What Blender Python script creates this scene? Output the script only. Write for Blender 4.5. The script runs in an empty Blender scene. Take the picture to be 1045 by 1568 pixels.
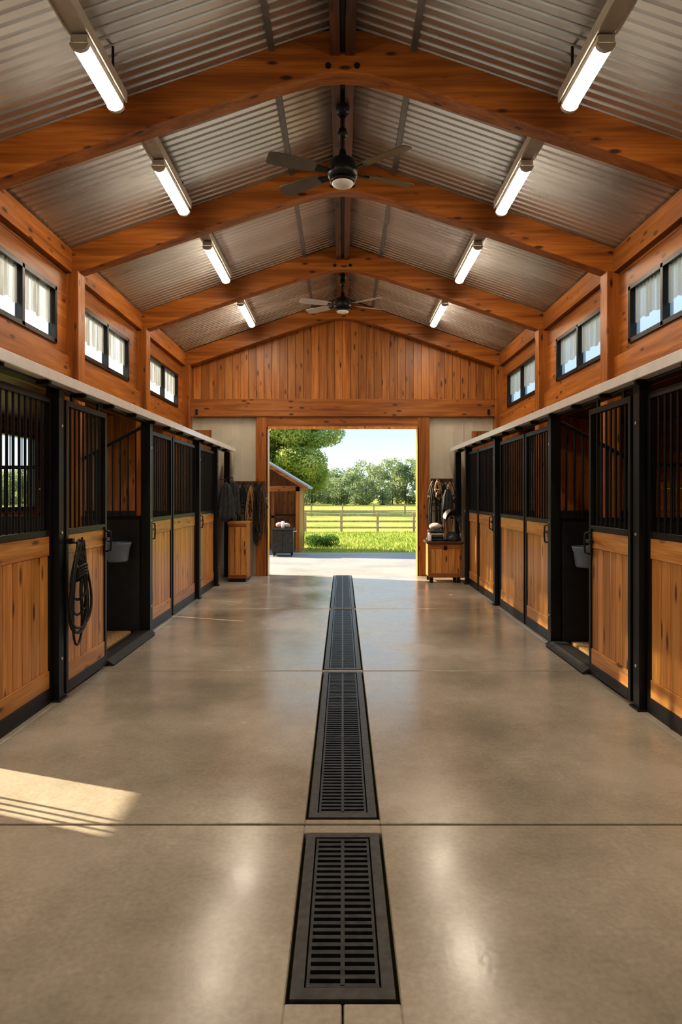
import bpy, math, random
import numpy as np
from mathutils import Vector, Matrix
random.seed(7); np.random.seed(7)
scene=bpy.context.scene
R=random.random
def U(a,b): return random.uniform(a,b)

# ------------------------------------------------------------------ materials
def newmat(name):
    m=bpy.data.materials.new(name); m.use_nodes=True
    nt=m.node_tree; b=nt.nodes['Principled BSDF']
    return m,nt,b
def plain(name,col,rough=.5,metal=0.,noise=.15,scale=8.,bump=.0,spec=.5,emit=None,es=0):
    m,nt,b=newmat(name)
    tc=nt.nodes.new('ShaderNodeTexCoord'); n=nt.nodes.new('ShaderNodeTexNoise')
    n.inputs['Scale'].default_value=scale; n.inputs['Detail'].default_value=5
    nt.links.new(tc.outputs['Object'],n.inputs['Vector'])
    r=nt.nodes.new('ShaderNodeValToRGB')
    r.color_ramp.elements[0].position=.3; r.color_ramp.elements[1].position=.7
    r.color_ramp.elements[0].color=(*[max(0,c*(1-noise)) for c in col],1)
    r.color_ramp.elements[1].color=(*[min(1,c*(1+noise)) for c in col],1)
    nt.links.new(n.outputs['Fac'],r.inputs['Fac']); nt.links.new(r.outputs['Color'],b.inputs['Base Color'])
    b.inputs['Roughness'].default_value=rough; b.inputs['Metallic'].default_value=metal
    b.inputs['Specular IOR Level'].default_value=spec
    if bump>0:
        bp=nt.nodes.new('ShaderNodeBump'); bp.inputs['Strength'].default_value=bump; bp.inputs['Distance'].default_value=.01
        nt.links.new(n.outputs['Fac'],bp.inputs['Height']); nt.links.new(bp.outputs['Normal'],b.inputs['Normal'])
    if emit:
        b.inputs['Emission Color'].default_value=(*emit,1); b.inputs['Emission Strength'].default_value=es
    return m
def wood(name,axis,c_dark,c_mid,c_light,rough=.42,knots=True,kn=(.9,3.2),var=.35):
    m,nt,b=newmat(name); N=nt.nodes; L=nt.links
    tc=N.new('ShaderNodeTexCoord'); at=N.new('ShaderNodeAttribute'); at.attribute_name='rnd'
    mul=N.new('ShaderNodeVectorMath'); mul.operation='SCALE'; mul.inputs[0].default_value=(7.3,13.1,5.7)
    L.new(at.outputs['Fac'],mul.inputs['Scale'])
    add=N.new('ShaderNodeVectorMath'); add.operation='ADD'
    L.new(tc.outputs['Object'],add.inputs[0]); L.new(mul.outputs[0],add.inputs[1])
    def mapped(lo,hi):
        mp=N.new('ShaderNodeMapping'); s=[hi]*3; s[axis]=lo; mp.inputs['Scale'].default_value=s
        L.new(add.outputs[0],mp.inputs['Vector']); return mp
    m1=mapped(.9,14); n1=N.new('ShaderNodeTexNoise'); n1.inputs['Scale'].default_value=1; n1.inputs['Detail'].default_value=6; n1.inputs['Distortion'].default_value=.6
    L.new(m1.outputs[0],n1.inputs['Vector'])
    m2=mapped(3,90); n2=N.new('ShaderNodeTexNoise'); n2.inputs['Scale'].default_value=1; n2.inputs['Detail'].default_value=3
    L.new(m2.outputs[0],n2.inputs['Vector'])
    r=N.new('ShaderNodeValToRGB'); e=r.color_ramp.elements
    e[0].position=.28; e[0].color=(*c_dark,1); e[1].position=.72; e[1].color=(*c_light,1)
    x=e.new(.5); x.color=(*c_mid,1)
    L.new(n1.outputs['Fac'],r.inputs['Fac'])
    g=N.new('ShaderNodeMapRange'); g.inputs[1].default_value=.3; g.inputs[2].default_value=.7; g.inputs[3].default_value=.78; g.inputs[4].default_value=1.12
    L.new(n2.outputs['Fac'],g.inputs[0])
    pv=N.new('ShaderNodeMapRange'); pv.inputs[3].default_value=1-var; pv.inputs[4].default_value=1+var*.6
    L.new(at.outputs['Fac'],pv.inputs[0])
    mm=N.new('ShaderNodeMath'); mm.operation='MULTIPLY'; L.new(g.outputs[0],mm.inputs[0]); L.new(pv.outputs[0],mm.inputs[1])
    sc=N.new('ShaderNodeVectorMath'); sc.operation='SCALE'; L.new(r.outputs['Color'],sc.inputs[0]); L.new(mm.outputs[0],sc.inputs['Scale'])
    out=sc.outputs[0]
    if knots:
        m3=mapped(kn[0]*2,kn[1]*2); v=N.new('ShaderNodeTexVoronoi'); v.inputs['Scale'].default_value=1
        L.new(m3.outputs[0],v.inputs['Vector'])
        k=N.new('ShaderNodeMapRange'); k.inputs[1].default_value=.10; k.inputs[2].default_value=.2; k.inputs[3].default_value=.9; k.inputs[4].default_value=0
        L.new(v.outputs['Distance'],k.inputs[0])
        mx=N.new('ShaderNodeMix'); mx.data_type='RGBA'; L.new(k.outputs[0],mx.inputs[0]); L.new(out,mx.inputs[6])
        mx.inputs[7].default_value=(c_dark[0]*.16,c_dark[1]*.14,c_dark[2]*.12,1); out=mx.outputs[2]
    L.new(out,b.inputs['Base Color'])
    b.inputs['Roughness'].default_value=rough
    bp=N.new('ShaderNodeBump'); bp.inputs['Strength'].default_value=.25; bp.inputs['Distance'].default_value=.004
    L.new(n2.outputs['Fac'],bp.inputs['Height']); L.new(bp.outputs['Normal'],b.inputs['Normal'])
    return m
BD=((.20,.060,.009),(.36,.120,.018),(.49,.185,.036))
wood_x=wood('timber_grain_x',0,*BD,kn=(1.6,4.5))
wood_y=wood('timber_grain_y',1,*BD,kn=(1.6,4.5))
wood_z=wood('timber_grain_z',2,*BD,kn=(1.6,4.5))
DD=((.42,.160,.034),(.61,.275,.070),(.73,.385,.125))
door_z=wood('door_plank_z',2,*DD,rough=.33,kn=(1.2,4.5),var=.22)
door_y=wood('door_rail_y',1,*DD,rough=.33,kn=(1.2,4.5),var=.2)
gable_z=wood('gable_plank',2,(.25,.082,.016),(.41,.153,.032),(.54,.23,.056),rough=.42,kn=(1.3,5.0),var=.3)
dark_wood=wood('dark_ridge_wood',1,(.05,.02,.008),(.10,.038,.014),(.16,.06,.02))
black=plain('black_steel',(.012,.012,.013),.38,.3,.2,20)
rubber=plain('black_rubber_panel',(.016,.015,.015),.6,0,.3,12,.2)
track_m=plain('galvanised_track',(.62,.62,.62),.32,.75,.12,10)
track_w=plain('track_white_enamel',(.85,.86,.88),.22,.1,.05,10)
white_m=plain('painted_channel',(.50,.47,.42),.45,.2,.1,10)
castiron=plain('cast_iron_grate',(.040,.040,.041),.42,.6,.35,30,.2)
dark=plain('trench_dark',(.006,.006,.006),.9)
cream=plain('cream_metal_panel',(.60,.56,.47),.4,.1,.06,5)
curb=plain('drain_frame_steel',(.055,.054,.053),.45,.5,.3,25,.15)
leather=plain('dark_leather',(.028,.018,.013),.45,0,.4,25,.3)
brownl=plain('brown_leather',(.10,.05,.025),.45,0,.3,25,.3)
tan=plain('tan_leather',(.36,.20,.09),.5,0,.25,25,.3)
rope_m=plain('black_rope',(.015,.015,.016),.5,0,.4,60,.5)
cloth_g=plain('charcoal_blanket',(.045,.050,.052),.9,0,.35,18,.4)
cloth_l=plain('light_blanket',(.45,.40,.33),.9,0,.2,18,.4)
bucket_m=plain('blue_grey_plastic',(.20,.27,.36),.4,0,.08,10)
bedding=plain('wood_shavings',(.42,.27,.13),.95,0,.4,40,.8)
red_m=plain('red_plastic',(.5,.05,.04),.4)
pink_m=plain('pink_cloth',(.6,.35,.33),.8)
lampglow=plain('lamp_diffuser',(.9,.9,.85),.4,emit=(1.,.86,.68),es=50)
fanlamp=plain('fan_lens',(.8,.8,.78),.3)
blade_m=plain('fan_blade_grey',(.17,.15,.13),.35,.4,.15,6)
blade_w=plain('fan_blade_pale',(.50,.47,.43),.4,.1,.1,6)
roofmetal_out=plain('shed_roof_metal',(.35,.34,.33),.6,.2)
purl=plain('purlin_steel',(.20,.19,.18),.4,.6)

def corr_mat():
    m,nt,b=newmat('corrugated_steel'); N=nt.nodes; L=nt.links
    tc=N.new('ShaderNodeTexCoord'); mp=N.new('ShaderNodeMapping'); mp.inputs['Scale'].default_value=(.35,2.5,.35)
    n=N.new('ShaderNodeTexNoise'); n.inputs['Scale'].default_value=1.0; n.inputs['Detail'].default_value=2
    L.new(tc.outputs['Object'],mp.inputs['Vector']); L.new(mp.outputs[0],n.inputs['Vector'])
    r=N.new('ShaderNodeValToRGB'); e=r.color_ramp.elements
    e[0].position=.3; e[0].color=(.52,.51,.49,1); e[1].position=.75; e[1].color=(.70,.69,.67,1)
    L.new(n.outputs['Fac'],r.inputs['Fac']); L.new(r.outputs['Color'],b.inputs['Base Color'])
    q=N.new('ShaderNodeMapRange'); q.inputs[3].default_value=.24; q.inputs[4].default_value=.31
    L.new(n.outputs['Fac'],q.inputs[0]); L.new(q.outputs[0],b.inputs['Roughness'])
    b.inputs['Metallic'].default_value=.8
    return m
corr=corr_mat()

def concrete(name,c0,c1,c2,r0,r1):
    m,nt,b=newmat(name); N=nt.nodes; L=nt.links
    g=N.new('ShaderNodeNewGeometry')
    n=N.new('ShaderNodeTexNoise'); n.inputs['Scale'].default_value=.9; n.inputs['Detail'].default_value=3; n.inputs['Roughness'].default_value=.5
    L.new(g.outputs['Position'],n.inputs['Vector'])
    n2=N.new('ShaderNodeTexNoise'); n2.inputs['Scale'].default_value=45; n2.inputs['Detail'].default_value=4
    L.new(g.outputs['Position'],n2.inputs['Vector'])
    n3=N.new('ShaderNodeTexNoise'); n3.inputs['Scale'].default_value=9; n3.inputs['Detail'].default_value=6; n3.inputs['Roughness'].default_value=.7
    L.new(g.outputs['Position'],n3.inputs['Vector'])
    r=N.new('ShaderNodeValToRGB'); e=r.color_ramp.elements
    e[0].position=.2; e[0].color=(*c0,1); e[1].position=.8; e[1].color=(*c2,1); x=e.new(.5); x.color=(*c1,1)
    L.new(n.outputs['Fac'],r.inputs['Fac'])
    mr=N.new('ShaderNodeMapRange'); mr.inputs[1].default_value=.2; mr.inputs[2].default_value=.8; mr.inputs[3].default_value=.86; mr.inputs[4].default_value=1.14
    L.new(n2.outputs['Fac'],mr.inputs[0])
    m3=N.new('ShaderNodeMapRange'); m3.inputs[1].default_value=.1; m3.inputs[2].default_value=.9; m3.inputs[3].default_value=.82; m3.inputs[4].default_value=1.18
    L.new(n3.outputs['Fac'],m3.inputs[0])
    mu=N.new('ShaderNodeMath'); mu.operation='MULTIPLY'; L.new(mr.outputs[0],mu.inputs[0]); L.new(m3.outputs[0],mu.inputs[1])
    sc=N.new('ShaderNodeVectorMath'); sc.operation='SCALE'; L.new(r.outputs['Color'],sc.inputs[0]); L.new(mu.outputs[0],sc.inputs['Scale'])
    L.new(sc.outputs[0],b.inputs['Base Color'])
    rr=N.new('ShaderNodeMapRange'); rr.inputs[1].default_value=.2; rr.inputs[2].default_value=.8; rr.inputs[3].default_value=r0; rr.inputs[4].default_value=r1
    L.new(n.outputs['Fac'],rr.inputs[0]); L.new(rr.outputs[0],b.inputs['Roughness'])
    bp=N.new('ShaderNodeBump'); bp.inputs['Strength'].default_value=.10; bp.inputs['Distance'].default_value=.004
    L.new(n2.outputs['Fac'],bp.inputs['Height']); L.new(bp.outputs['Normal'],b.inputs['Normal'])
    return m
floor_m=concrete('polished_concrete',(.20,.175,.138),(.345,.308,.25),(.50,.455,.38),.10,.36)
apron_m=concrete('apron_concrete',(.22,.21,.20),(.30,.295,.28),(.38,.37,.355),.7,.9)

def grass_mat(name,c0,c1,c2):
    m,nt,b=newmat(name); N=nt.nodes; L=nt.links
    g=N.new('ShaderNodeNewGeometry'); mp=N.new('ShaderNodeMapping'); mp.inputs['Scale'].default_value=(1,.5,1)
    L.new(g.outputs['Position'],mp.inputs['Vector'])
    n=N.new('ShaderNodeTexNoise'); n.inputs['Scale'].default_value=.35; n.inputs['Detail'].default_value=10; n.inputs['Roughness'].default_value=.7
    L.new(mp.outputs[0],n.inputs['Vector'])
    r=N.new('ShaderNodeValToRGB'); e=r.color_ramp.elements
    e[0].position=.33; e[0].color=(*c0,1); e[1].position=.68; e[1].color=(*c2,1)
    x=e.new(.5); x.color=(*c1,1)
    L.new(n.outputs['Fac'],r.inputs['Fac']); L.new(r.outputs['Color'],b.inputs['Base Color'])
    b.inputs['Roughness'].default_value=.95; b.inputs['Specular IOR Level'].default_value=.1
    return m
grass_m=grass_mat('meadow_grass',(.21,.27,.05),(.32,.34,.08),(.45,.41,.13))
blade_g=grass_mat('lawn_blades',(.26,.36,.06),(.40,.48,.10),(.55,.57,.16))
def leaf_mat(name,c0,c1,scale):
    m,nt,b=newmat(name); N=nt.nodes; L=nt.links
    g=N.new('ShaderNodeNewGeometry'); n=N.new('ShaderNodeTexNoise'); n.inputs['Scale'].default_value=scale; n.inputs['Detail'].default_value=4
    L.new(g.outputs['Position'],n.inputs['Vector'])
    r=N.new('ShaderNodeValToRGB'); e=r.color_ramp.elements; e[0].position=.35; e[0].color=(*c0,1); e[1].position=.65; e[1].color=(*c1,1)
    L.new(n.outputs['Fac'],r.inputs['Fac']); L.new(r.outputs['Color'],b.inputs['Base Color'])
    b.inputs['Roughness'].default_value=.7
    t=N.new('ShaderNodeBsdfTranslucent'); L.new(r.outputs['Color'],t.inputs['Color'])
    mx=N.new('ShaderNodeMixShader'); mx.inputs[0].default_value=.5
    o=N['Material Output']; L.new(b.outputs[0],mx.inputs[1]); L.new(t.outputs[0],mx.inputs[2]); L.new(mx.outputs[0],o.inputs['Surface'])
    return m
leaf_a=leaf_mat('maple_leaves',(.24,.35,.08),(.60,.63,.24),1.0)
leaf_b=leaf_mat('distant_leaves_hazed',(.22,.30,.16),(.41,.46,.25),.35)  # paler, greyer green: distance haze put into the leaf colour
leaf_c=leaf_mat('hedge_leaves',(.05,.12,.02),(.12,.24,.05),6)
bark=plain('bark',(.10,.07,.05),.9,0,.3,6,.5)
def glass_mat():
    m,nt,b=newmat('frosted_window_glass'); N=nt.nodes; L=nt.links
    t=N.new('ShaderNodeBsdfTransparent'); t.inputs[0].default_value=(.95,.97,.98,1)
    tl=N.new('ShaderNodeBsdfTranslucent'); tl.inputs[0].default_value=(.72,.86,.98,1)
    gl=N.new('ShaderNodeBsdfGlossy'); gl.inputs['Roughness'].default_value=.08
    a=N.new('ShaderNodeMixShader'); a.inputs[0].default_value=.5; L.new(t.outputs[0],a.inputs[1]); L.new(tl.outputs[0],a.inputs[2])
    mx=N.new('ShaderNodeMixShader'); mx.inputs[0].default_value=.06; L.new(a.outputs[0],mx.inputs[1]); L.new(gl.outputs[0],mx.inputs[2])
    L.new(mx.outputs[0],N['Material Output'].inputs['Surface']); return m
glass=glass_mat()
def curtain_mat(name,tc_):
    m,nt,b=newmat(name); N=nt.nodes; L=nt.links
    tr=N.new('ShaderNodeBsdfTranslucent'); tr.inputs[0].default_value=(*tc_,1)
    df=N.new('ShaderNodeBsdfDiffuse'); df.inputs[0].default_value=(.45,.42,.36,1)
    a=N.new('ShaderNodeMixShader'); a.inputs[0].default_value=.4; L.new(tr.outputs[0],a.inputs[1]); L.new(df.outputs[0],a.inputs[2])
    t=N.new('ShaderNodeBsdfTransparent')
    tc=N.new('ShaderNodeTexCoord'); mp=N.new('ShaderNodeMapping'); mp.inputs['Scale'].default_value=(1,16,.7)
    n=N.new('ShaderNodeTexNoise'); n.inputs['Scale'].default_value=1.5; n.inputs['Detail'].default_value=4
    L.new(tc.outputs['Object'],mp.inputs[0]); L.new(mp.outputs[0],n.inputs['Vector'])
    mr=N.new('ShaderNodeMapRange'); mr.inputs[1].default_value=.40; mr.inputs[2].default_value=.68; mr.inputs[3].default_value=.02; mr.inputs[4].default_value=.45
    L.new(n.outputs['Fac'],mr.inputs[0])
    mx=N.new('ShaderNodeMixShader'); L.new(mr.outputs[0],mx.inputs[0]); L.new(a.outputs[0],mx.inputs[1]); L.new(t.outputs[0],mx.inputs[2])
    L.new(mx.outputs[0],N['Material Output'].inputs['Surface']); return m
curtain_l=curtain_mat('sheer_curtain_sun_dimmed',(.15,.14,.125))  # same curtain, tint darkened on the left to offset direct sun
curtain_r=curtain_mat('sheer_curtain_undimmed',(.60,.56,.48))  # same curtain on the side without direct sun, tint left brighter

# ------------------------------------------------------------------ mesh builder
class MB:
    def __init__(s): s.v=[];s.f=[];s.m=[];s.r=[];s.sm=[];s.mats=[]
    def mi(s,mat):
        if mat not in s.mats: s.mats.append(mat)
        return s.mats.index(mat)
    def addf(s,vs,fs,mat,smooth=False,rnd=None):
        o=len(s.v); s.v+= [tuple(p) for p in vs]; k=s.mi(mat); rn=R() if rnd is None else rnd
        for f in fs: s.f.append(tuple(i+o for i in f)); s.m.append(k); s.r.append(rn); s.sm.append(smooth)
    def box(s,x0,x1,y0,y1,z0,z1,mat,rnd=None):
        x0,x1=min(x0,x1),max(x0,x1);y0,y1=min(y0,y1),max(y0,y1);z0,z1=min(z0,z1),max(z0,z1)
        v=[(x0,y0,z0),(x1,y0,z0),(x1,y1,z0),(x0,y1,z0),(x0,y0,z1),(x1,y0,z1),(x1,y1,z1),(x0,y1,z1)]
        s.addf(v,[(0,3,2,1),(4,5,6,7),(0,1,5,4),(1,2,6,5),(2,3,7,6),(3,0,4,7)],mat,False,rnd)
    def prism(s,poly,d,mat,smooth=False):
        n=len(poly); v=[Vector(p) for p in poly]+[Vector(p)+Vector(d) for p in poly]
        f=[tuple(range(n))[::-1],tuple(range(n,2*n))]+[(i,(i+1)%n,n+(i+1)%n,n+i) for i in range(n)]
        s.addf(v,f,mat,smooth)
    def cyl(s,p0,p1,r,mat,seg=8,r1=None):
        p0=Vector(p0);p1=Vector(p1);d=(p1-p0).normalized(); a=d.orthogonal().normalized(); b=d.cross(a); r1=r if r1 is None else r1
        v=[p0+(a*math.cos(t)+b*math.sin(t))*r for t in [2*math.pi*i/seg for i in range(seg)]]
        v+=[p1+(a*math.cos(t)+b*math.sin(t))*r1 for t in [2*math.pi*i/seg for i in range(seg)]]
        s.addf(v,[(i,(i+1)%seg,seg+(i+1)%seg,seg+i) for i in range(seg)],mat,True)
        s.addf(v,[tuple(range(seg))[::-1],tuple(range(seg,2*seg))],mat)
    def tube(s,pts,r,mat,seg=6,closed=False,flat=1.):
        pts=[Vector(p) for p in pts]; n=len(pts); v=[]; up=None
        for i,p in enumerate(pts):
            if closed: t=pts[(i+1)%n]-pts[i-1]
            else: t=pts[min(i+1,n-1)]-pts[max(i-1,0)]
            t.normalize()
            if up is None: up=t.orthogonal().normalized()
            up=(up-t*up.dot(t)); up=up.normalized() if up.length>1e-6 else t.orthogonal().normalized()
            b=t.cross(up)
            for k in range(seg):
                a=2*math.pi*k/seg; v.append(p+up*math.cos(a)*r+b*math.sin(a)*r*flat)
        f=[]
        for i in range(n if closed else n-1):
            j=(i+1)%n
            for k in range(seg): f.append((i*seg+k,i*seg+(k+1)%seg,j*seg+(k+1)%seg,j*seg+k))
        s.addf(v,f,mat,True)
        if not closed: s.addf(v,[tuple(range(seg))[::-1],tuple(range((n-1)*seg,n*seg))],mat)
    def lathe(s,c,prof,mat,seg=24,sx=1,sy=1):
        v=[];n=len(prof)
        for r,z in prof:
            for k in range(seg):
                a=2*math.pi*k/seg; v.append((c[0]+r*math.cos(a)*sx,c[1]+r*math.sin(a)*sy,c[2]+z))
        f=[]
        for i in range(n-1):
            for k in range(seg): f.append((i*seg+k,i*seg+(k+1)%seg,(i+1)*seg+(k+1)%seg,(i+1)*seg+k))
        s.addf(v,f,mat,True)
    def blob(s,c,rx,ry,rz,mat,seg=16,rings=10,jit=0.):
        v=[];f=[]
        for i in range(rings+1):
            th=math.pi*i/rings
            for k in range(seg):
                a=2*math.pi*k/seg; j=1+U(-jit,jit)
                v.append((c[0]+rx*math.sin(th)*math.cos(a)*j,c[1]+ry*math.sin(th)*math.sin(a)*j,c[2]+rz*math.cos(th)*j))
        for i in range(rings):
            for k in range(seg): f.append((i*seg+k,(i+1)*seg+k,(i+1)*seg+(k+1)%seg,i*seg+(k+1)%seg))
        s.addf(v,f,mat,True)
    def build(s,name,bevel=0,parent=None,center=True,bseg=1):
        me=bpy.data.meshes.new(name)
        V=np.array(s.v); c=np.array([(V[:,0].min()+V[:,0].max())/2,(V[:,1].min()+V[:,1].max())/2,V[:,2].min()]) if center else np.zeros(3)
        me.from_pydata((V-c).tolist(),[],s.f)
        for m in s.mats: me.materials.append(m)
        me.polygons.foreach_set('material_index',s.m); me.polygons.foreach_set('use_smooth',s.sm)
        a=me.attributes.new('rnd','FLOAT','FACE'); a.data.foreach_set('value',s.r)
        me.update(); o=bpy.data.objects.new(name,me); o.location=c; scene.collection.objects.link(o)
        if bevel:
            b=o.modifiers.new('bevel','BEVEL'); b.width=bevel; b.segments=bseg; b.limit_method='ANGLE'; b.angle_limit=math.radians(40)
        if parent: o.parent=parent; o.location=Vector(c.tolist())-parent.location
        return o

# ------------------------------------------------------------------ dimensions
W=2.10; WU=2.92; WO=5.0; YB=12.1; YF=-5.0
RIDGE=5.10; SL=.345
def roofz(x): return RIDGE-SL*abs(x)
def leanz(x): return 2.92-.135*(abs(x)-2.93)
FR=[-4.0,-1.5,1.0,3.05,5.05,6.98,9.38,11.98]
JOINTS=[-2.5,.3,2.97,5.55,8.57]
stalls=[]
for s,iv in((-1,[(-5,3.2),(3.2,7.0),(7.0,11)]),(1,[(-5,2.95),(2.95,6.48),(6.48,11)])):
    for a,b in iv:
        e=bpy.data.objects.new('horse_stall',None); e.location=(s*3.5,(a+b)/2,0); scene.collection.objects.link(e); stalls.append((s,a,b,e))
def stall_of(s,y):
    for q in stalls:
        if q[0]==s and q[1]<=y<=q[2]: return q[3]

# ------------------------------------------------------------------ floor
fl=MB()
ys=[YF]+JOINTS+[YB+.02]
g=.009; dg=.172
for a,b in zip(ys[:-1],ys[1:]):
    fl.box(-2.06,-dg,a+g,b-g,-.15,0,floor_m); fl.box(dg,2.06,a+g,b-g,-.15,0,floor_m)
    if b<2: fl.box(-dg,-.003,a+g,b-g,-.15,0,floor_m); fl.box(.003,dg,a+g,b-g,-.15,0,floor_m)
fl.box(-dg,-.003,JOINTS[1]+g,1.925,-.15,0,floor_m); fl.box(.003,dg,JOINTS[1]+g,1.925,-.15,0,floor_m)
for a,b in [(2.895,2.97-g),(2.97+g,3.015)]: fl.box(-dg,dg,a,b,-.15,0,floor_m)
for j in (5.55,8.57): fl.box(-dg,dg,j-.03,j-g,-.15,0,floor_m); fl.box(-dg,dg,j+g,j+.03,-.15,0,floor_m)
fl.box(-2.06,2.06,YF,YB+.02,-.2,-.15,dark); fl.box(-2.06,2.06,YF,1.9,-.16,-.012,dark)
for s in(-1,1):
    fl.box(s*.175,s*2.06,1.9,YB,-.16,-.012,dark)
    fl.box(s*2.06,s*WO,YF,YB,-.15,0,floor_m)
fl.build('floor',bevel=.004,center=False)
for s in(-1,1):
    for ya,yb in ([(3.25,6.95),(7.05,10.7)] if s<0 else [(3.0,6.43),(6.53,10.9)]):
        b=MB(); b.box(s*2.25,s*2.77,ya,yb,0.001,.05,bedding); b.box(s*2.97,s*4.95,ya,yb,0.001,.05,bedding); b.box(s*2.77,s*2.97,ya+.15,min(yb-.15,9.25),0.001,.05,bedding); b.build('bedding',bevel=.01,parent=stall_of(s,(ya+yb)/2))

def drain(y0,y1):
    d=MB(); fw=.04; hw=.158
    d.box(-hw,-hw+fw,y0,y1,-.10,.004,curb); d.box(hw-fw,hw,y0,y1,-.10,.004,curb)
    d.box(-hw+fw,hw-fw,y0,y0+.045,-.1,.004,curb); d.box(-hw+fw,hw-fw,y1-.035,y1,-.1,.004,curb)
    d.box(-hw,hw,y0,y1,-.15,-.11,dark)
    a=y0+.06; e=y1-.05; x=hw-fw-.006
    d.box(-x,-x+.010,a-.01,e+.01,-.03,.001,castiron); d.box(x-.010,x,a-.01,e+.01,-.03,.001,castiron)
    d.box(-.007,.007,a,e,-.03,.002,castiron)
    n=int((e-a)/.036); p=(e-a)/n
    for i in range(n+1):
        yy=a+i*p; d.box(-x,x,yy-.009,yy+.009,-.028,0,castiron)
    d.build('trench_drain_grate')
drain(1.935,2.885); drain(3.025,5.515); drain(5.585,8.535); drain(8.605,12.08)

# ------------------------------------------------------------------ ceiling (corrugated steel)
cm=MB(); per=.088; n=int((YB+.3-YF)/per)
prof=[(0,0),(.30,0),(.42,.018),(.50,.021),(.58,.018),(.70,0)]
ysr=[]
for i in range(n+1):
    for t,h in prof: ysr.append((YF-.1+(i+t)*per,h))
for s in(-1,1):
    v=[];f=[]
    xs=[0,1.0,2.0,3.15]
    for y,h in ysr:
        for x in xs: v.append((s*x,y,roofz(x)+.0+h))
    k=len(xs)
    for i in range(len(ysr)-1):
        for j in range(k-1):
            q=(i*k+j,i*k+j+1,(i+1)*k+j+1,(i+1)*k+j); f.append(q if s<0 else q[::-1])
    cm.addf(v,f,corr,False)
cm.build('ceiling',center=False)
p=MB()
for s in(-1,1):
    x=.54; z=roofz(x); p.box(s*(x-.022),s*(x+.022),YF,YB-.1,z-.045,z-.002,purl)
p.build('trim_1',center=False)
r=MB(); r.box(-.095,-.02,YF,YB-.1,4.84,5.06,dark_wood); r.box(.02,.095,YF,YB-.1,4.84,5.06,dark_wood); r.box(-.02,.02,YF,YB-.1,4.87,5.04,black)
r.build('ridge_beam',bevel=.004,center=False)

# ------------------------------------------------------------------ timber frames
for y in FR:
    t=MB(); d=.16
    top=[];bot=[]
    for i in range(-16,17):
        x=i/16*2.93
        top.append((x,y-d/2,roofz(x)-.005-(.05*math.exp(-(x/.12)**2))))
        bot.append((x,y-d/2,4.82-SL*math.sqrt(x*x+.09)))
    n=len(top)
    v=[];
    for a,b in zip(top,bot): v+= [a,b,(b[0],y+d/2,b[2]),(a[0],y+d/2,a[2])]
    f=[]
    for i in range(n-1):
        o=i*4;q=o+4
        for k in range(4): f.append((o+k,q+k,q+(k+1)%4,o+(k+1)%4))
    f.append((0,1,2,3)); e=(n-1)*4; f.append((e+3,e+2,e+1,e))
    t.addf(v,f,wood_x,False,.55)
    for s in(-1,1):
        t.box(s*2.79,s*2.95,y-.09,y+.09,0,3.86,wood_z,.5)
        if abs(y-FR[-1])>1:
            t.cyl((s*.11,y-d/2-.014,4.76),(s*.11,y-d/2,4.76),.022,black,10)
    t.build('timber_frame',bevel=.006)

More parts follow.
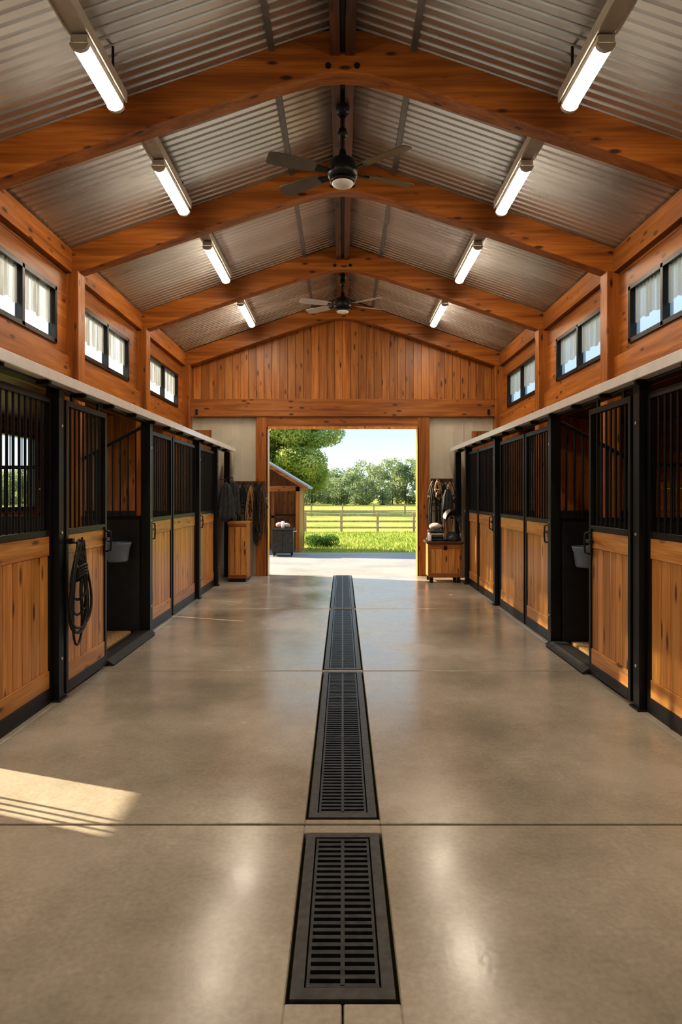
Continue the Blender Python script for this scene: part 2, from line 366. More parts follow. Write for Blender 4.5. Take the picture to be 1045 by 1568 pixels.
# ------------------------------------------------------------------ side upper walls with clerestory windows
spans=[(-3.6,-1.9),(-1.1,.6),(1.35,2.7),(5.25,6.62),(7.28,8.86),(9.75,11.5)]
extra=(3.4,4.7)
wi=0
for s,nm in((-1,'left'),(1,'right')):
    w=MB(); z0,z1=3.04,3.60
    sp=sorted(spans+[extra])
    X0,X1=s*WU,s*(WU+.1)
    for a,b in [(2.56,2.80),(2.805,z0)]: w.box(X0,X1,YF,YB,a,b,wood_y)
    w.box(X0,X1,YF,YB,z1,3.80,wood_y); w.box(X0,X1,YF,YB,3.805,4.14,wood_y)
    prev=YF
    for a,b in sp+[(YB,YB)]:
        if a>prev: w.box(X0,X1,prev,a,z0,z1,wood_y)
        prev=b
    w.box(s*2.86,s*2.92,YF,YB-.1,3.84,4.08,wood_y); w.box(s*2.87,s*2.92,YF,YB-.1,2.72,2.95,wood_y)
    Xa,Xb=s*WO,s*(WO+.1)
    def slab(a,b,c,d): w.box(Xa,Xb,a,b,c,d,wood_y)
    if s<0:
        op=[(4.25,5.35,0,2.50),(8.0,10.65,1.25,2.45)]
        prev=YF
        for a,b,c,d in op:
            for k in range(5): slab(prev,a,k*.53,(k+1)*.53-.005)
            if c>0: slab(a,b,0,c)
            slab(a,b,d,2.65); prev=b
        for k in range(5): slab(prev,YB,k*.53,(k+1)*.53-.005)
    else:
        for k in range(5): slab(YF,YB,k*.53,(k+1)*.53-.005)
    w.build('wall_'+nm,center=False)
    rf=MB(); rf.prism([(s*2.93,YF-.1,2.92),(s*5.3,YF-.1,2.60),(s*5.3,YF-.1,2.64),(s*2.93,YF-.1,2.96)],(0,YB+.3-YF,0),dark_wood)
    rf.prism([(s*2.93,YF-.1,2.96),(s*5.3,YF-.1,2.64),(s*5.3,YF-.1,2.66),(s*2.93,YF-.1,2.98)],(0,YB+.3-YF,0),roofmetal_out); rf.build('lean_to_roof',center=False)
    for a,b in sp:
        wi+=1; q=MB(); f=.035; xi,xo=s*(WU-.02),s*(WU+.08)
        q.box(xi,xo,a-.01,b+.01,z0-.01,z0+f,black);q.box(xi,xo,a-.01,b+.01,z1-f,z1+.01,black)
        q.box(xi,xo,a-.01,a+f,z0,z1,black);q.box(xi,xo,b-f,b+.01,z0,z1,black)
        m=(a+b)/2; q.box(xi,xo,m-.022,m+.022,z0,z1,black)
        xg=s*(WU+.047); q.addf([(xg,a+.02,z0+.02),(xg,b-.02,z0+.02),(xg,b-.02,z1-.02),(xg,a+.02,z1-.02)],[(0,1,2,3)],glass)
        for (ca,cb) in((a+.05,m-.03),(m+.03,b-.05)):
            v=[];f2=[];N=40
            for i in range(N+1):
                yy=ca+(cb-ca)*i/N; xx=s*(WU+.022+.008*math.sin(i*1.3))
                zl=z0+.19+.015*math.sin(i*.45+a*5)
                v+=[(xx,yy,zl),(xx,yy,z1-.03)]
            for i in range(N): f2.append((2*i,2*i+2,2*i+3,2*i+1))
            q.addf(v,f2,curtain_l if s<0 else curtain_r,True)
        q.build('window_%d'%wi)
wi+=1;q=MB()
for a,b,c,d in[(8.0,10.65,1.25,1.31),(8.0,10.65,2.39,2.45),(8.0,8.06,1.25,2.45),(10.59,10.65,1.25,2.45),(9.3,9.36,1.25,2.45)]: q.box(-5.11,-4.97,a,b,c,d,black)
for i in range(21): q.cyl((-5.0,8.1+i*.122,1.28),(-5.0,8.1+i*.122,2.42),.008,black,6)
q.build('window_%d'%wi)

# ------------------------------------------------------------------ end walls
def gable(mb,y0,y1,zb,mat,x0=-2.92,x1=2.92,pw=.145):
    n=int(round((x1-x0)/pw)); pw=(x1-x0)/n
    for i in range(n):
        a=x0+i*pw+.003;b=x0+(i+1)*pw-.003
        mb.prism([(a,y0,zb),(b,y0,zb),(b,y0,roofz(b)+.0),(a,y0,roofz(a)+.0)],(0,y1-y0,0),mat)
w=MB()
gable(w,12.13,12.17,3.2,gable_z)
w.box(-2.95,2.95,12.17,12.25,2.9,4.1,dark_wood)
w.prism([(-2.95,12.17,4.1),(2.95,12.17,4.1),(0,12.17,5.09)],(0,.08,0),dark_wood)
w.box(-2.79,2.79,11.98,12.14,2.93,3.25,wood_x,.4)
w.box(-1.60,1.60,12.02,12.18,2.73,2.925,wood_x,.6)
w.box(-1.39,1.39,12.0,12.03,2.70,2.75,door_y)
for s in(-1,1):
    w.box(s*1.385,s*1.60,12.0,12.25,0,2.925,wood_z,.6)
    w.box(s*1.375,s*1.40,12.0,12.27,0,2.73,door_z,.6)
    w.box(s*1.60,s*2.95,12.10,12.2,0,2.93,cream)
    for k in range(7): w.box(s*(1.68+k*.18),s*(1.705+k*.18),12.085,12.10,0,2.93,cream)
    w.prism([(s*2.95,12.1,0),(s*5.1,12.1,0),(s*5.1,12.1,leanz(5.1)),(s*2.95,12.1,leanz(2.95))],(0,.1,0),wood_z)
    w.box(s*2.66,s*2.70,11.96,11.98,2.96,3.06,black)
w.build('wall_back',center=False)
w=MB()
gable(w,YF-.1,YF,3.2,gable_z)
for s in(-1,1): w.prism([(s*2.95,YF-.1,0),(s*5.1,YF-.1,0),(s*5.1,YF-.1,leanz(5.1)),(s*2.95,YF-.1,leanz(2.95))],(0,.1,0),wood_z); w.box(s*1.9,s*2.95,YF-.1,YF,0,3.2,wood_z)
w.box(-1.9,1.9,YF-.1,YF,2.95,3.2,wood_x)
w.build('wall_front',center=False)

# ------------------------------------------------------------------ stall fronts
def panel(s,y0,y1,name,door=False,latch=None,hook=False):
    m=MB(); xa=W if not door else W-.055; xb=xa+.045
    def bx(a,b,y_0,y_1,z0,z1,mat,rnd=None): m.box(s*a,s*b,y_0,y_1,z0,z1,mat,rnd)
    fw=.04; zb=.03 if door else 0
    bx(xa,xb,y0,y0+fw,zb,2.2,black);bx(xa,xb,y1-fw,y1,zb,2.2,black)
    bx(xa,xb,y0+fw,y1-fw,zb,.11,black);bx(xa,xb,y0+fw,y1-fw,1.20,1.245,black);bx(xa,xb,y0+fw,y1-fw,2.155,2.2,black)
    a,b=y0+fw,y1-fw
    bx(xa+.004,xb-.006,a,b,1.06,1.20,door_y); bx(xa+.004,xb-.006,a,b,.11,.235,door_y)
    n=max(3,int(round((b-a)/.125))); pw=(b-a)/n
    for i in range(n): bx(xa+.012,xb-.008,a+i*pw+.003,a+(i+1)*pw-.003,.235,1.06,door_z)
    bx(xb-.008,xb-.002,a,b,.11,1.2,dark_wood)
    n=max(4,int(round((b-a)/.083)))
    for i in range(1,n): yy=a+(b-a)*i/n; m.cyl((s*(xa+.022),yy,1.24),(s*(xa+.022),yy,2.16),.0095,black,8)
    if door:
        for yy in(y0+.15,y1-.15):
            bx(xa+.012,xa+.03,yy-.02,yy+.02,2.2,2.262,black)
    if latch is not None:
        yl=latch
        bx(xa-.012,xa,yl-.02,yl+.02,.98,1.22,black)
        m.tube([(s*(xa-.01),yl,1.19),(s*(xa-.05),yl,1.18),(s*(xa-.055),yl,1.10),(s*(xa-.05),yl,1.02),(s*(xa-.01),yl,1.01)],.009,black)
        bx(xa-.03,xa,yl-.05,yl+.05,1.10,1.13,black)
    m.build(name,bevel=.0025,parent=stall_of(s,(y0+y1)/2))
panel(-1,3.76,4.72,'front_panel')
panel(-1,4.83,5.66,'sliding_door',True,latch=5.61)
panel(-1,7.07,8.03,'sliding_door',False,latch=7.12)
panel(-1,8.08,9.33,'front_panel')
panel(-1,9.48,10.68,'sliding_door',False,latch=9.56)
for a,b in[(-4.9,-3.0),(-2.95,-1.0),(-.95,1.2),(1.25,3.14)]: panel(-1,a,b,'front_panel'); 
m=MB()
for i in range(5): m.cyl((-2.12,3.18+i*.05,.05),(-2.12,3.18+i*.05,2.2),.009,black,6)
m.box(-2.14,-2.10,3.16,3.40,0,.06,black); m.box(-2.14,-2.10,3.16,3.40,2.16,2.2,black); m.build('shadow_stripe_bars',parent=stall_of(-1,3.1))  # unseen bars added to cast stripes across the floor sun patch
panel(1,3.0,4.50,'front_panel')
panel(1,4.64,5.42,'sliding_door',True,latch=5.37)
panel(1,6.55,7.50,'sliding_door',False,latch=6.62)
panel(1,7.55,8.72,'front_panel')
panel(1,9.0,10.10,'sliding_door',False,latch=9.1)
panel(1,10.15,10.88,'front_panel')
for a,b in[(-4.9,-3.0),(-2.95,-1.0),(-.95,1.0),(1.05,2.93)]: panel(1,a,b,'front_panel')
for s,pl in((-1,[3.72,4.775,7.01,9.405,10.75,11.905]),(1,[4.57,6.49,8.86,10.94,11.905])):
    for y in pl:
        m=MB(); m.box(s*2.055,s*2.155,y-.048,y+.048,0,2.26,black); m.box(s*2.035,s*2.17,y-.07,y+.07,0.0,.012,black)
        for z in(.3,1.22,2.0): m.cyl((s*2.05,y,z),(s*2.057,y,z),.012,track_m,8)
        if y>11: m.build('alcove_post',bevel=.003)
        else: m.build('post',bevel=.003,parent=stall_of(s,y))
    m=MB()
    m.box(s*1.965,s*2.09,YF+.1,11.9,2.28,2.325,track_w); m.box(s*1.950,s*1.975,YF+.1,11.9,2.267,2.338,track_w)
    m.box(s*2.06,s*2.15,YF+.1,11.9,2.262,2.28,black); m.box(s*2.07,s*2.15,YF+.1,11.9,2.325,2.345,black)
    y=3.2
    while y<11.8:
        m.box(s*1.99,s*2.08,y-.02,y+.02,2.245,2.28,black); y+=.62
    m.build('sliding_door_track',bevel=.003,center=False)
    oy=(5.70,6.95) if s<0 else (5.44,6.42)
    m=MB(); m.prism([(s*2.0,oy[0],0.001),(s*2.0,oy[0],.015),(s*2.06,oy[0],.055),(s*2.2,oy[0],.055),(s*2.2,oy[0],0.001)],(0,oy[1]-oy[0],0),rubber); m.build('threshold',parent=stall_of(s,6))
    for py in([3.2,7.0,10.78] if s<0 else [2.95,6.48,10.96]):
        m=MB(); full=py>10
        m.box(s*2.17,s*2.77,py-.03,py+.03,.0,1.23,rubber); m.box(s*2.97,s*4.99,py-.03,py+.03,.0,1.23,rubber)
        if min(abs(py-q) for q in FR)>.13: m.box(s*2.77,s*2.97,py-.03,py+.03,.0,1.23,rubber)
        if full:
            for k in range(14):
                xa_,xb_=2.17+k*.2,2.365+k*.2
                m.prism([(s*xa_,py-.02,1.23),(s*xb_,py-.02,1.23),(s*xb_,py-.02,min(2.56,leanz(xb_)) if xb_<3.05 else leanz(xb_)-.005),(s*xa_,py-.02,min(2.56,leanz(xa_)) if xb_<3.05 else leanz(xa_)-.005)],(0,.04,0),gable_z)
        else:
            m.box(s*2.17,s*4.99,py-.025,py+.025,1.23,1.27,black)
            n=34
            def tz(x): return 2.20-.42*min(1,max(0,(x-2.2)/.75))*1.0
            for i in range(n):
                x=2.22+i*(4.95-2.22)/(n-1); m.cyl((s*x,py,1.27),(s*x,py,tz(x)),.009,black,6)
            m.tube([(s*2.17,py,2.215),(s*2.95,py,1.79),(s*4.98,py,1.79)],.02,black,6)
        m.build('partition',parent=stall_of(s,py-.01))
for s,y in((-1,6.80),(1,6.28)):
    m=MB(); c=(s*(2.345 if s<0 else 2.35),y,.80)
    m.lathe(c,[(0,0),(.095,0),(.105,.02),(.125,.17),(.138,.185),(.138,.20),(.125,.20),(.118,.17),(.095,.02),(0,.015)],bucket_m,28)
    m.tube([(c[0]+.135*math.cos(t),c[1]+.135*math.sin(t)*.15,c[2]+.19-.09*math.sin(t)) for t in np.linspace(0,math.pi,14)],.005,track_m)
    yb=y+.135
    m.box(c[0]-.03,c[0]+.03,yb-.005,(7.0 if s<0 else 6.48)-.031,c[2]+.14,c[2]+.18,track_m)
    m.build('feed_bucket')

# ------------------------------------------------------------------ lights
def drop(y): return {3:.19,4:.08,5:0,6:-.05}.get(y,.19)
for s in(-1,1):
    x=1.57
    for i,(a,b) in enumerate([(-3.2,-2.2),(-.6,.4),(1.6,2.6),(3.88,4.53),(5.55,6.47),(7.55,8.80),(10.0,11.3)]):
        m=MB()
        zc=roofz(x)-.06-drop(i); ca,cb=FR[i]+.081,b+.03
        m.box(s*(x-.055),s*(x+.055),ca,cb,zc-.06,zc+.0,white_m)
        m.box(s*(x-.065),s*(x-.055),ca,cb,zc-.075,zc+.0,white_m); m.box(s*(x+.055),s*(x+.065),ca,cb,zc-.075,zc,white_m)
        for yy in(ca+.3,cb-.1): m.cyl((s*x,yy,zc),(s*x,yy,roofz(x)-.002),.01,black,6)
        z=zc-.075
        m.box(s*(x-.05),s*(x+.05),a,b,z-.045,z-.0,white_m)
        poly=[]
        for t in np.linspace(0,math.pi,9): poly.append((s*(x)+.052*math.cos(t),a+.03,z-.045-.045*math.sin(t)))
        m.prism(poly,(0,b-a-.06,0),lampglow,False)
        for yy in(a,b-.03): m.prism([(p0[0]*1+(p0[0]-s*x)*.12,yy,p0[2]-.003) for p0 in poly],(0,.03,0),white_m)
        m.box(s*x-.03,s*x+.03,b,b+.05,z-.06,z+.02,black)
        m.build('tube_light_fixture')
def fan(y,z,a0,bm):
    m=MB(); c=(0,y,z)
    m.lathe((0,y,4.84),[(0,0),(.03,0-.09),(.055,-.06),(.06,-.0)],black)
    m.cyl((0,y,z+.1),(0,y,4.8),.013,black,10)
    m.lathe((0,y,z+.34),[(0,.05),(.035,.04),(.045,0),(.03,-.04),(.0,-.05)],black,16)
    m.lathe(c,[(.0,.20),(.03,.20),(.04,.13),(.09,.12),(.12,.09),(.13,.05),(.135,.0),(.12,-.04),(.09,-.055),(0,-.055)],black,28)
    m.lathe(c,[(.09,-.05),(.10,-.075),(.085,-.10),(.04,-.115),(0,-.118)],fanlamp,24)
    m.lathe(c,[(.088,-.05),(.108,-.055),(.108,-.08),(.095,-.085)],black,24)
    for a in a0:
        ca,sa=math.cos(a),math.sin(a); d=Vector((ca,sa,0)); n=Vector((-sa,ca,0)); up=Vector((0,0,1))
        tilt=math.radians(13); w=(n*math.cos(tilt)+up*math.sin(tilt))
        m.prism([Vector(c)+d*.10+w*.02,Vector(c)+d*.10-w*.02,Vector(c)+d*.24-w*.035,Vector(c)+d*.24+w*.035],(0,0,.008),black)
        pts=[(.20,.045),(.3,.062),(.45,.068),(.6,.072),(.655,.064),(.67,.045)]
        poly=[Vector(c)+d*t+w*h+up*.01 for t,h in pts]+[Vector(c)+d*t-w*h+up*.01 for t,h in pts[::-1]]
        m.prism(poly,(0,0,.009),bm)
    m.build('ceiling_fan')
A=[math.radians(v) for v in(202,146,322,22)]
fan(5.62,4.26,A,blade_m); fan(9.95,4.37,[math.radians(v) for v in(200,146,326,22)],blade_w)

# ------------------------------------------------------------------ tack
def loop(m,top,w,h,mat,r,tw=0.,n=22,flat=1.,off=0,pinch=.45):
    pts=[]
    for i in range(n):
        t=2*math.pi*i/n; q=math.sin(t); z=-h/2+h/2*math.cos(t)
        ww=w/2*(pinch+(1-pinch)*(-z/h)) 
        pts.append(Vector(top)+Vector((q*ww*math.cos(tw),q*ww*math.sin(tw)+off*math.sin(t*2),z)))
    m.tube(pts,r,mat,6,True,flat)
m=MB(); YR=4.90; bx_=-1.975
m.box(-2.054,-2.02,YR-.02,YR+.02,1.13,1.17,black); m.tube([(-2.03,YR,1.14),(-1.96,YR,1.13),(-1.955,YR,1.18)],.008,black)
for (w_,h_,dy,tw) in[(.18,.30,.02,.1),(.34,.42,-.03,-.12),(.24,.52,.05,.10),(.50,.56,.0,.06),(.42,.66,-.05,-.05),(.54,.70,.03,.05),(.34,.77,-.03,.1),(.16,.60,.08,.1),(.60,.64,.0,.0)]:
    loop(m,(bx_+U(-.01,.015),YR+dy,1.165-U(0,.04)),w_,h_,rope_m,.0095,math.pi/2+tw,32,1,0,.10)
for i in range(4):
    pts=[(bx_+.01+.035*math.sin(t),YR+.07*math.cos(t),.88+.03*math.sin(t)+i*.022) for t in np.linspace(0,2*math.pi,12,endpoint=False)]
    m.tube(pts,.011,rope_m,6,True)
m.tube([(bx_,YR-.02,1.14),(bx_+.02,YR-.14,.98),(bx_+.02,YR-.19,.78),(bx_+.01,YR-.17,.60)],.010,rope_m)
m.build('coiled_lead_rope')

def halter(name,x,y,z,mat,sc=1.,rope=True,mat2=None):
    m=MB(); mat2=mat2 or mat
    m.cyl((x,11.954,z),(x,y-.03,z+.01),.008,black); m.cyl((x,y-.03,z),(x,y-.035,z+.03),.008,black)
    loop(m,(x,y-.01,z+.01),.20*sc,.34*sc,mat,.014,U(-.4,.4),22,.5)
    loop(m,(x+.02,y-.02,z-.24*sc),.20*sc,.17*sc,mat,.015,U(-.6,.6),18,.5)
    loop(m,(x-.01,y-.03,z-.02),.13*sc,.30*sc,mat,.013,U(-.6,.6),18,.6)
    m.tube([(x-.06*sc,y-.02,z-.2*sc),(x,y-.05,z-.22*sc),(x+.07*sc,y-.02,z-.2*sc)],.013,mat,6)
    for dx in(-.07,.07): loop(m,(x+dx*sc,y-.03,z-.2*sc),.035,.035,track_m,.004,0,10)
    if rope:
        for i in range(5): loop(m,(x+U(-.03,.03),y-.04-.01*i,z-.02-.02*i),.13+U(-.03,.06),.66*sc+U(-.1,.16),mat2,.011,U(-.4,.4),24)
    return m.build(name)
m=MB(); m.box(-2.03,-1.42,11.955,11.995,1.66,1.74,dark_wood)
m.box(-1.99,-1.92,11.995,12.085,1.67,1.73,dark_wood);m.box(-1.75,-1.65,11.995,12.085,1.67,1.73,dark_wood); m.build('tack_peg_rail')
for x,z,mt,m2,sc_ in[(-1.94,1.69,leather,rope_m,1.1),(-1.80,1.70,rope_m,rope_m,1.35),(-1.67,1.68,brownl,tan,1.0),(-1.57,1.70,rope_m,rope_m,1.4),(-1.47,1.68,leather,brownl,1.15)]:
    halter('horse_halter',x,11.90,z,mt,sc_,True,m2)
def drape(name,cx,cy,z1,w,h,mat,ax='x',seed=0,th=.05):
    m=MB(); N=18; K=12; v=[];f=[]
    for side in(0,1):
        for j in range(K+1):
            t=j/K; ww=w*(.55+.5*min(1,t*3))*(1-.08*math.sin(t*5))
            for i in range(N+1):
                u=i/N*2-1; off=(th*(1-u*u)**.5*(1-.3*t)+.012*math.sin(u*11+seed+t*2))*(1 if side else -1)
                z=z1-h*t-(.03*math.sin(u*4+seed) if j==K else 0)-.06*abs(u)*(1-t)
                a=u*ww/2
                v.append((cx+a,cy+off,z) if ax=='x' else (cx+off,cy+a,z))
    M=(K+1)*(N+1)
    for side in(0,1):
        for j in range(K):
            for i in range(N):
                o=side*M+j*(N+1)+i; q=(o,o+1,o+N+2,o+N+1); f.append(q if side else q[::-1])
    for j in range(K):
        for i in(0,N):
            o=j*(N+1)+i; f.append((o,o+N+1,M+o+N+1,M+o))
    for i in range(N): 
        f.append((i,i+1,M+i+1,M+i)); o=K*(N+1)+i; f.append((o,M+o,M+o+1,o+1))
    m.addf(v,f,mat,True)
    m.tube([(cx-.10 if cx<0 else cx+.10,cy,z1+.05),(cx,cy,z1+.05),(cx,cy-.01,z1-.02)],.008,black)
    return m.build(name)
drape('hanging_jacket',-1.92,10.75,1.70,.25,.62,cloth_g,'x',2,.05)
drape('saddle_pad',-1.90,11.3,1.74,.24,.6,cloth_g,'x',4,.04)
m=MB(); x0,x1,y0,y1=-1.96,-1.64,11.15,11.6
m.box(x0,x1,y0+.02,y1,.06,1.0,door_z,.3); m.box(x0-.01,x1+.01,y0-.0,y1+.01,1.0,1.03,door_y,.3)
for k in range(3): m.box(x0+.02+k*.098,x0+.11+k*.098,y0,y0+.02,.12,.94,door_z)
m.box(x0,x1,y0,y0+.02,.06,.11,wood_x);m.box(x0,x1,y0,y0+.02,.95,1.0,wood_x)
m.box(x0+.02,x1-.02,y0+.04,y1-.02,0,.06,black); m.box(x1-.04,x1-.03,y0-.02,y0,.6,.7,black)
m.build('tack_cabinet',bevel=.004)
m=MB(); m.box(1.62,2.03,11.955,11.995,1.72,1.79,dark_wood); m.box(1.66,1.72,11.995,12.085,1.73,1.78,dark_wood); m.box(1.95,2.0,11.995,12.085,1.73,1.78,dark_wood); m.build('tack_peg_rail')
halter('horse_halter',1.66,11.90,1.75,leather,1.35,True,rope_m)
halter('horse_halter',1.80,11.90,1.75,rope_m,1.2)
halter('bridle',1.72,11.80,1.755,tan,.8,False)
halter('bridle',1.94,11.88,1.75,leather,1.35,True,tan)
drape('saddle_pad',1.88,11.70,1.62,.2,.42,cloth_g,'x',1,.05)
m=MB(); x0,x1,y0,y1=1.45,2.03,11.05,11.55
m.box(x0+.02,x1-.02,y0+.02,y1-.02,.09,.66,door_z,.4)
for k in range(5):
    a=x0+.02+k*.108; m.box(a+.002,a+.106,y0+.008,y0+.022,.16,.58,door_z)
m.box(x0,x1,y0,y0+.02,.09,.16,wood_x,.4); m.box(x0,x1,y0,y0+.02,.58,.66,wood_x,.4)
for a in(x0,x1-.05): m.box(a,a+.05,y0-.002,y0+.02,.09,.66,wood_z,.5)
m.box(x0-.02,x1+.02,y0-.02,y1+.02,.66,.70,dark_wood,.5)
for a in(x0+.03,x1-.09):
    for b in(y0+.03,y1-.09): m.box(a,a+.06,b,b+.06,0,.09,black)
m.box((x0+x1)/2-.03,(x0+x1)/2+.03,y0-.02,y0,.56,.63,black)
m.build('tack_trunk',bevel=.005)
m=MB()
for i,(mt,w_) in enumerate([(cloth_g,.30),(leather,.28),(cloth_l,.24),(cloth_g,.26)]):
    m.box(1.61-w_/2,1.61+w_/2,11.20,11.46,.702+i*.045,.745+i*.045,mt)
m.build('folded_blankets',bevel=.018,bseg=3)
m=MB(); c=(1.89,11.25,.702)
m.lathe(c,[(.118,0),(.125,.02),(.12,.07),(.10,.115),(.06,.145),(0,.155)],cloth_g,24,.9,1.2)
m.lathe(c,[(.0,.004),(.118,.0),(.14,.004),(.14,.012),(.12,.02)],black,24,.9,1.25); m.build('riding_helmet')
m=MB(); m.blob((1.61,11.32,.945),.11,.10,.06,cloth_l,18,10,.05); m.build('rolled_towel')
m=MB(); c=(1.48,11.10,.702); m.lathe(c,[(0,0),(.03,0),(.032,.02),(.032,.11),(.012,.13),(.012,.15),(0,.15)],track_w,16); m.box(1.455,1.495,11.09,11.11,.85,.875,red_m); m.build('spray_bottle')
def saddle(cx,cy,z0,wall):
    m=MB(); v=[];f=[];N=14;K=16
    for j in range(K+1):
        t=j/K
        for i in range(N+1):
            a=-1.25+2.5*i/N; rr=.12+.02*math.cos(t*6)
            v.append((cx+rr*math.sin(a),cy+.34*t,z0+.06*(abs(t-.45)*2)**2+rr*math.cos(a)-.03*abs(a)))
    for j in range(K):
        for i in range(N): o=j*(N+1)+i; f.append((o,o+1,o+N+2,o+N+1))
    m.addf(v,f,leather,True)
    # flaps, stirrup leathers and irons
    for sd in(-1,1):
        xf=cx+sd*.125
        m.prism([(xf,cy+.08,z0+.04),(xf,cy+.26,z0+.04),(xf+sd*.02,cy+.27,z0-.14),(xf+sd*.02,cy+.14,z0-.18),(xf+sd*.02,cy+.07,z0-.12)],(sd*.008,0,0),leather)
        m.box(xf+sd*.018,xf+sd*.024,cy+.16,cy+.18,z0-.22,z0+.02,brownl)
        loop(m,(xf+sd*.022,cy+.17,z0-.21),.09,.09,track_m,.005,math.pi/2,14)
    m.box(cx-.01,cx+.01,cy+.01,cy+.32,z0+.04,z0+.08,dark_wood); m.box(cx-.015,cx+.015,cy+.32,wall,z0+.03,z0+.06,black)
    m.build('riding_saddle')
saddle(1.88,11.06,1.04,12.084)

# ------------------------------------------------------------------ outside
m=MB(); m.addf([(-250,-150,-.06),(250,-150,-.06),(250,350,-.06),(-250,350,-.06)],[(0,1,2,3)],grass_m); m.build('meadow_ground',center=False)
m=MB(); m.box(-7,6,YB+.02,16.9,-.2,-.004,apron_m); m.box(-6.5,-5.1,-6,YB+.0,-.2,-.006,apron_m); m.build('driveway',bevel=.01,center=False)
m=MB(); m.box(-4,4,-12,YF-.11,-.2,-.004,apron_m); m.build('entrance_apron',center=False)
n=26000; X=np.random.uniform(-6,7,n); Y=16.95+np.random.power(.8,n)*9.9; H=np.random.uniform(.04,.10,n); A_=np.random.uniform(0,math.pi,n)
v=np.zeros((n,3,3)); dx=np.cos(A_)*.012; dy=np.sin(A_)*.012
v[:,0]=np.stack([X-dx,Y-dy,np.full(n,-.06)],1); v[:,1]=np.stack([X+dx,Y+dy,np.full(n,-.06)],1)
v[:,2]=np.stack([X+np.random.normal(0,.02,n),Y+np.random.normal(0,.02,n),H-.06],1)
keep=~((X<-1.0)&(Y<20)); v=v[keep]; n=len(v)
m=MB(); m.v=v.reshape(-1,3).tolist(); m.f=[(3*i,3*i+1,3*i+2) for i in range(n)]; m.m=[0]*n; m.r=[.5]*n; m.sm=[False]*n; m.mats=[blade_g]; m.build('lawn_grass',center=False)

def leaves(m,blobs,per,size,mat):
    k=m.mi(mat)
    for(c,r,rz) in blobs:
        n=int(per*r*r)
        d=np.random.normal(size=(n,3)); d/=np.linalg.norm(d,axis=1)[:,None]
        rad=np.random.uniform(.55,1.04,n)[:,None]
        P=np.array(c)+d*rad*np.array([r,r,rz])
        a=np.random.normal(size=(n,3)); a/=np.linalg.norm(a,axis=1)[:,None]; b=np.cross(a,np.random.normal(size=(n,3))); b/=np.linalg.norm(b,axis=1)[:,None]
        s=np.random.uniform(.6,1.3,n)[:,None]*size
        q=np.stack([P-a*s,P-b*s*.6,P+a*s,P+b*s*.6],1).reshape(-1,3); o=len(m.v)
        m.v+=q.tolist()
        for i in range(n): m.f.append((o+4*i,o+4*i+1,o+4*i+2,o+4*i+3))
        m.m+=[k]*n; m.r+=[.5]*n; m.sm+=[False]*n
def tree(name,x,y,h,cr,z0,leafm,per,size,nb=26):
    m=MB(); m.cyl((x,y,-.06),(x+.1,y,h*.5),cr*.07,bark,10,cr*.04)
    bl=[]
    for i in range(nb):
        t=R(); z=z0+(h-z0)*t; rr=cr*math.sqrt(max(.05,1-(2*t-1)**2*.9))*.8; a=U(0,6.283); q=rr*math.sqrt(R())
        br=cr*U(.2,.34); bl.append(((x+q*math.cos(a),y+q*math.sin(a),z),br,br*.7))
        if i%3==0: m.cyl((x+.05,y,z0+(z-z0)*.3),(x+q*math.cos(a),y+q*math.sin(a),z),cr*.03,bark,6,cr*.008)
    leaves(m,bl,per,size,leafm); return m.build(name)
tree('maple_tree',-4.7,52,9.8,4.7,1.5,leaf_a,1000,.10,68)
tree('maple_tree',-10.5,62,10.5,4.8,1.7,leaf_a,400,.14,44)
m=MB(); bl=[]
for i in range(100):
    x=-60+i*1.25+U(-.6,.6); y=U(94,114); h=U(4.4,6.4) if x<3 else U(5.6,7.6)
    m.cyl((x,y,-.06),(x,y,h*.35),.12,bark,6,.08)
    for k in range(9):
        t=(k+.5)/9; rr=1.9*math.sqrt(1-(2*t-1)**2*.8); br=U(.8,1.5)
        bl.append(((x+U(-rr,rr),y+U(-rr,rr),.2+(h-.9)*t),br,br*.9))
leaves(m,bl,190,.17,leaf_b); m.build('tree_line',center=False)
m=MB(); leaves(m,[((-.93+i*.15,19.6+U(-.2,.2),.06+U(-.02,.05)),.24,.22) for i in range(5)],16000,.022,leaf_c)
m.cyl((-.6,19.6,-.06),(-.6,19.6,.1),.03,bark,8)
m.build('hedge_bush')
fw=plain('weathered_fence_wood',(.42,.31,.20),.8,0,.3,8,.3)
m=MB(); yf=27.
for i in range(-8,12):
    x=1.45+i*1.5; m.box(x-.05,x+.05,yf,yf+.09,-.06,.76,fw)
    m.box(x,x+1.5,yf-.03,yf,.61,.69,fw);m.box(x,x+1.5,yf-.03,yf,.35,.42,fw);m.box(x,x+1.5,yf-.03,yf,.09,.16,fw)
m.build('paddock_fence',center=False)
m=MB()
for i in range(-14,20):
    x=i*2.2; m.box(x-.05,x+.05,46,46.09,-.06,.85,fw); m.box(x,x+2.2,45.97,46,.66,.75,fw); m.box(x,x+2.2,45.97,46,.3,.38,fw)
m.build('paddock_fence',center=False)
m=MB(); X0,X1,Y0,Y1=-4.1,-1.12,16.95,19.1
def sz(x): return 2.66-.60*abs(x+2.6)
m.box(X0,X1,Y1-.06,Y1,-.05,1.72,gable_z)
m.prism([(X0,Y1-.06,1.72),(X1,Y1-.06,1.72),(-2.6,Y1-.06,2.60)],(0,.06,0),gable_z)
for x in(X0,X1-.1): m.box(x,x+.1,Y0,Y0+.1,-.05,1.70,wood_z); 
for k in range(7):
    m.box(X1-.05,X1-.01,Y0+.1+k*.28,Y0+.375+k*.28,-.05,1.70,gable_z); m.box(X0+.01,X0+.05,Y0+.1+k*.28,Y0+.375+k*.28,-.05,1.70,gable_z)
m.box(X0,X1,Y0,Y0+.08,1.58,1.72,wood_x); m.box(-1.95,-1.87,Y0+.9,Y0+.98,-.05,1.7,wood_z)
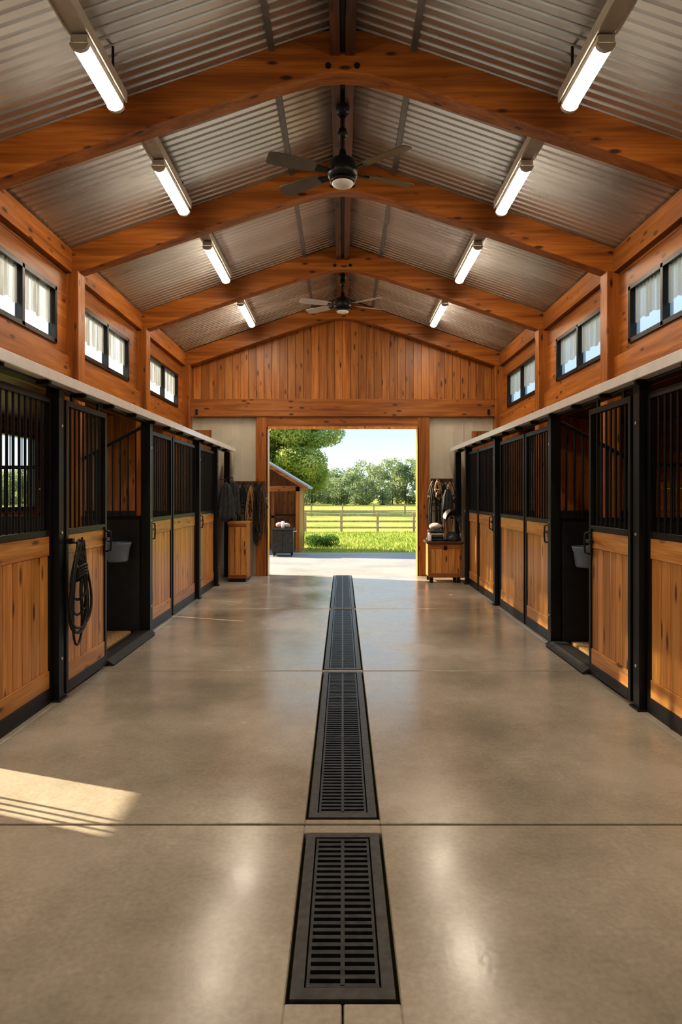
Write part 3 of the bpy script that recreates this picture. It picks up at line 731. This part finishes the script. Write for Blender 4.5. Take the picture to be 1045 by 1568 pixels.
m.box(X0+.1,X1-.1,Y0+.9,Y1-.1,.86,.92,dark_wood); m.box(X0+.1,X1-.1,Y0,Y1-.05,-.05,.0,apron_m)
for s in(-1,1):
    xe=-2.6+s*1.72
    m.prism([(-2.6,Y0-.25,sz(-2.6)+.02),(xe,Y0-.25,sz(xe)+.02),(xe,Y0-.25,sz(xe)+.08),(-2.6,Y0-.25,sz(-2.6)+.09)],(0,Y1-Y0+.3,0),roofmetal_out)
    m.prism([(-2.6,Y0-.27,sz(-2.6)-.06),(xe,Y0-.27,sz(xe)-.06),(xe,Y0-.27,sz(xe)+.03),(-2.6,Y0-.27,sz(-2.6)+.03)],(0,.03,0),wood_x)
m.build('garden_shed',center=False)
m=MB(); x0,x1,y0,y1=-1.70,-1.20,15.75,16.15
m.box(x0,x1,y0,y1,.08,.64,black); m.box(x0-.02,x1+.02,y0-.02,y1+.02,.64,.68,curb)
m.box(x0+.01,(x0+x1)/2-.005,y0-.012,y0,.10,.62,castiron);m.box((x0+x1)/2+.005,x1-.01,y0-.012,y0,.10,.62,castiron)
for a in(x0+.04,x1-.04):
    for b in(y0+.05,y1-.05): m.cyl((a-.012,b,.036),(a+.012,b,.036),.04,rubber,12); m.box(a-.015,a+.015,b-.015,b+.015,.04,.09,black)
m.tube([(x1,y0+.06,.6),(x1+.06,y0+.06,.6),(x1+.06,y1-.06,.6),(x1,y1-.06,.6)],.01,track_m)
m.build('utility_cart',bevel=.004)
m=MB(); m.blob((-1.53,15.95,.755),.11,.10,.07,pink_m,14,8,.04); m.blob((-1.36,15.93,.745),.08,.08,.06,cloth_l,14,8,.04); m.lathe((-1.45,15.85,.682),[(0,0),(.04,0),(.045,.16),(0,.17)],track_w,12); m.build('towel_pile')

# ------------------------------------------------------------------ world, sun, camera
w=bpy.data.worlds.new('sky'); scene.world=w; w.use_nodes=True; nt=w.node_tree; bg=nt.nodes['Background']
tc=nt.nodes.new('ShaderNodeTexCoord'); sp=nt.nodes.new('ShaderNodeSeparateXYZ'); rp=nt.nodes.new('ShaderNodeValToRGB')
nt.links.new(tc.outputs['Generated'],sp.inputs[0]); nt.links.new(sp.outputs['Z'],rp.inputs['Fac']); nt.links.new(rp.outputs['Color'],bg.inputs['Color'])
e=rp.color_ramp.elements; e[0].position=0; e[0].color=(.82,.88,.90,1); e[1].position=.9; e[1].color=(.40,.60,.92,1)
x=e.new(.10); x.color=(.50,.68,.82,1)
y_=e.new(.35); y_.color=(.70,.84,.96,1)
bg.inputs['Strength'].default_value=.95
sun=bpy.data.lights.new('sun','SUN'); sun.energy=8.5; sun.color=(1,.84,.60); sun.angle=.012
so=bpy.data.objects.new('sun',sun); scene.collection.objects.link(so); so.location=(-20,10,15)
so.rotation_euler=Vector((1,-.35,-.612)).to_track_quat('-Z','Y').to_euler()

cam=bpy.data.cameras.new('camera'); co=bpy.data.objects.new('camera',cam); scene.collection.objects.link(co)
co.location=(0,0,1.5); co.rotation_euler=(math.pi/2,0,0)
cam.sensor_width=36; cam.lens=36*1000/1568; cam.shift_x=-2.5/1568; cam.shift_y=-27/1568; cam.clip_start=.05; cam.clip_end=1000
scene.camera=co
scene.view_settings.view_transform='Standard'
try: scene.view_settings.look='Medium High Contrast'
except Exception as ex: print('look',ex)
scene.view_settings.exposure=.5
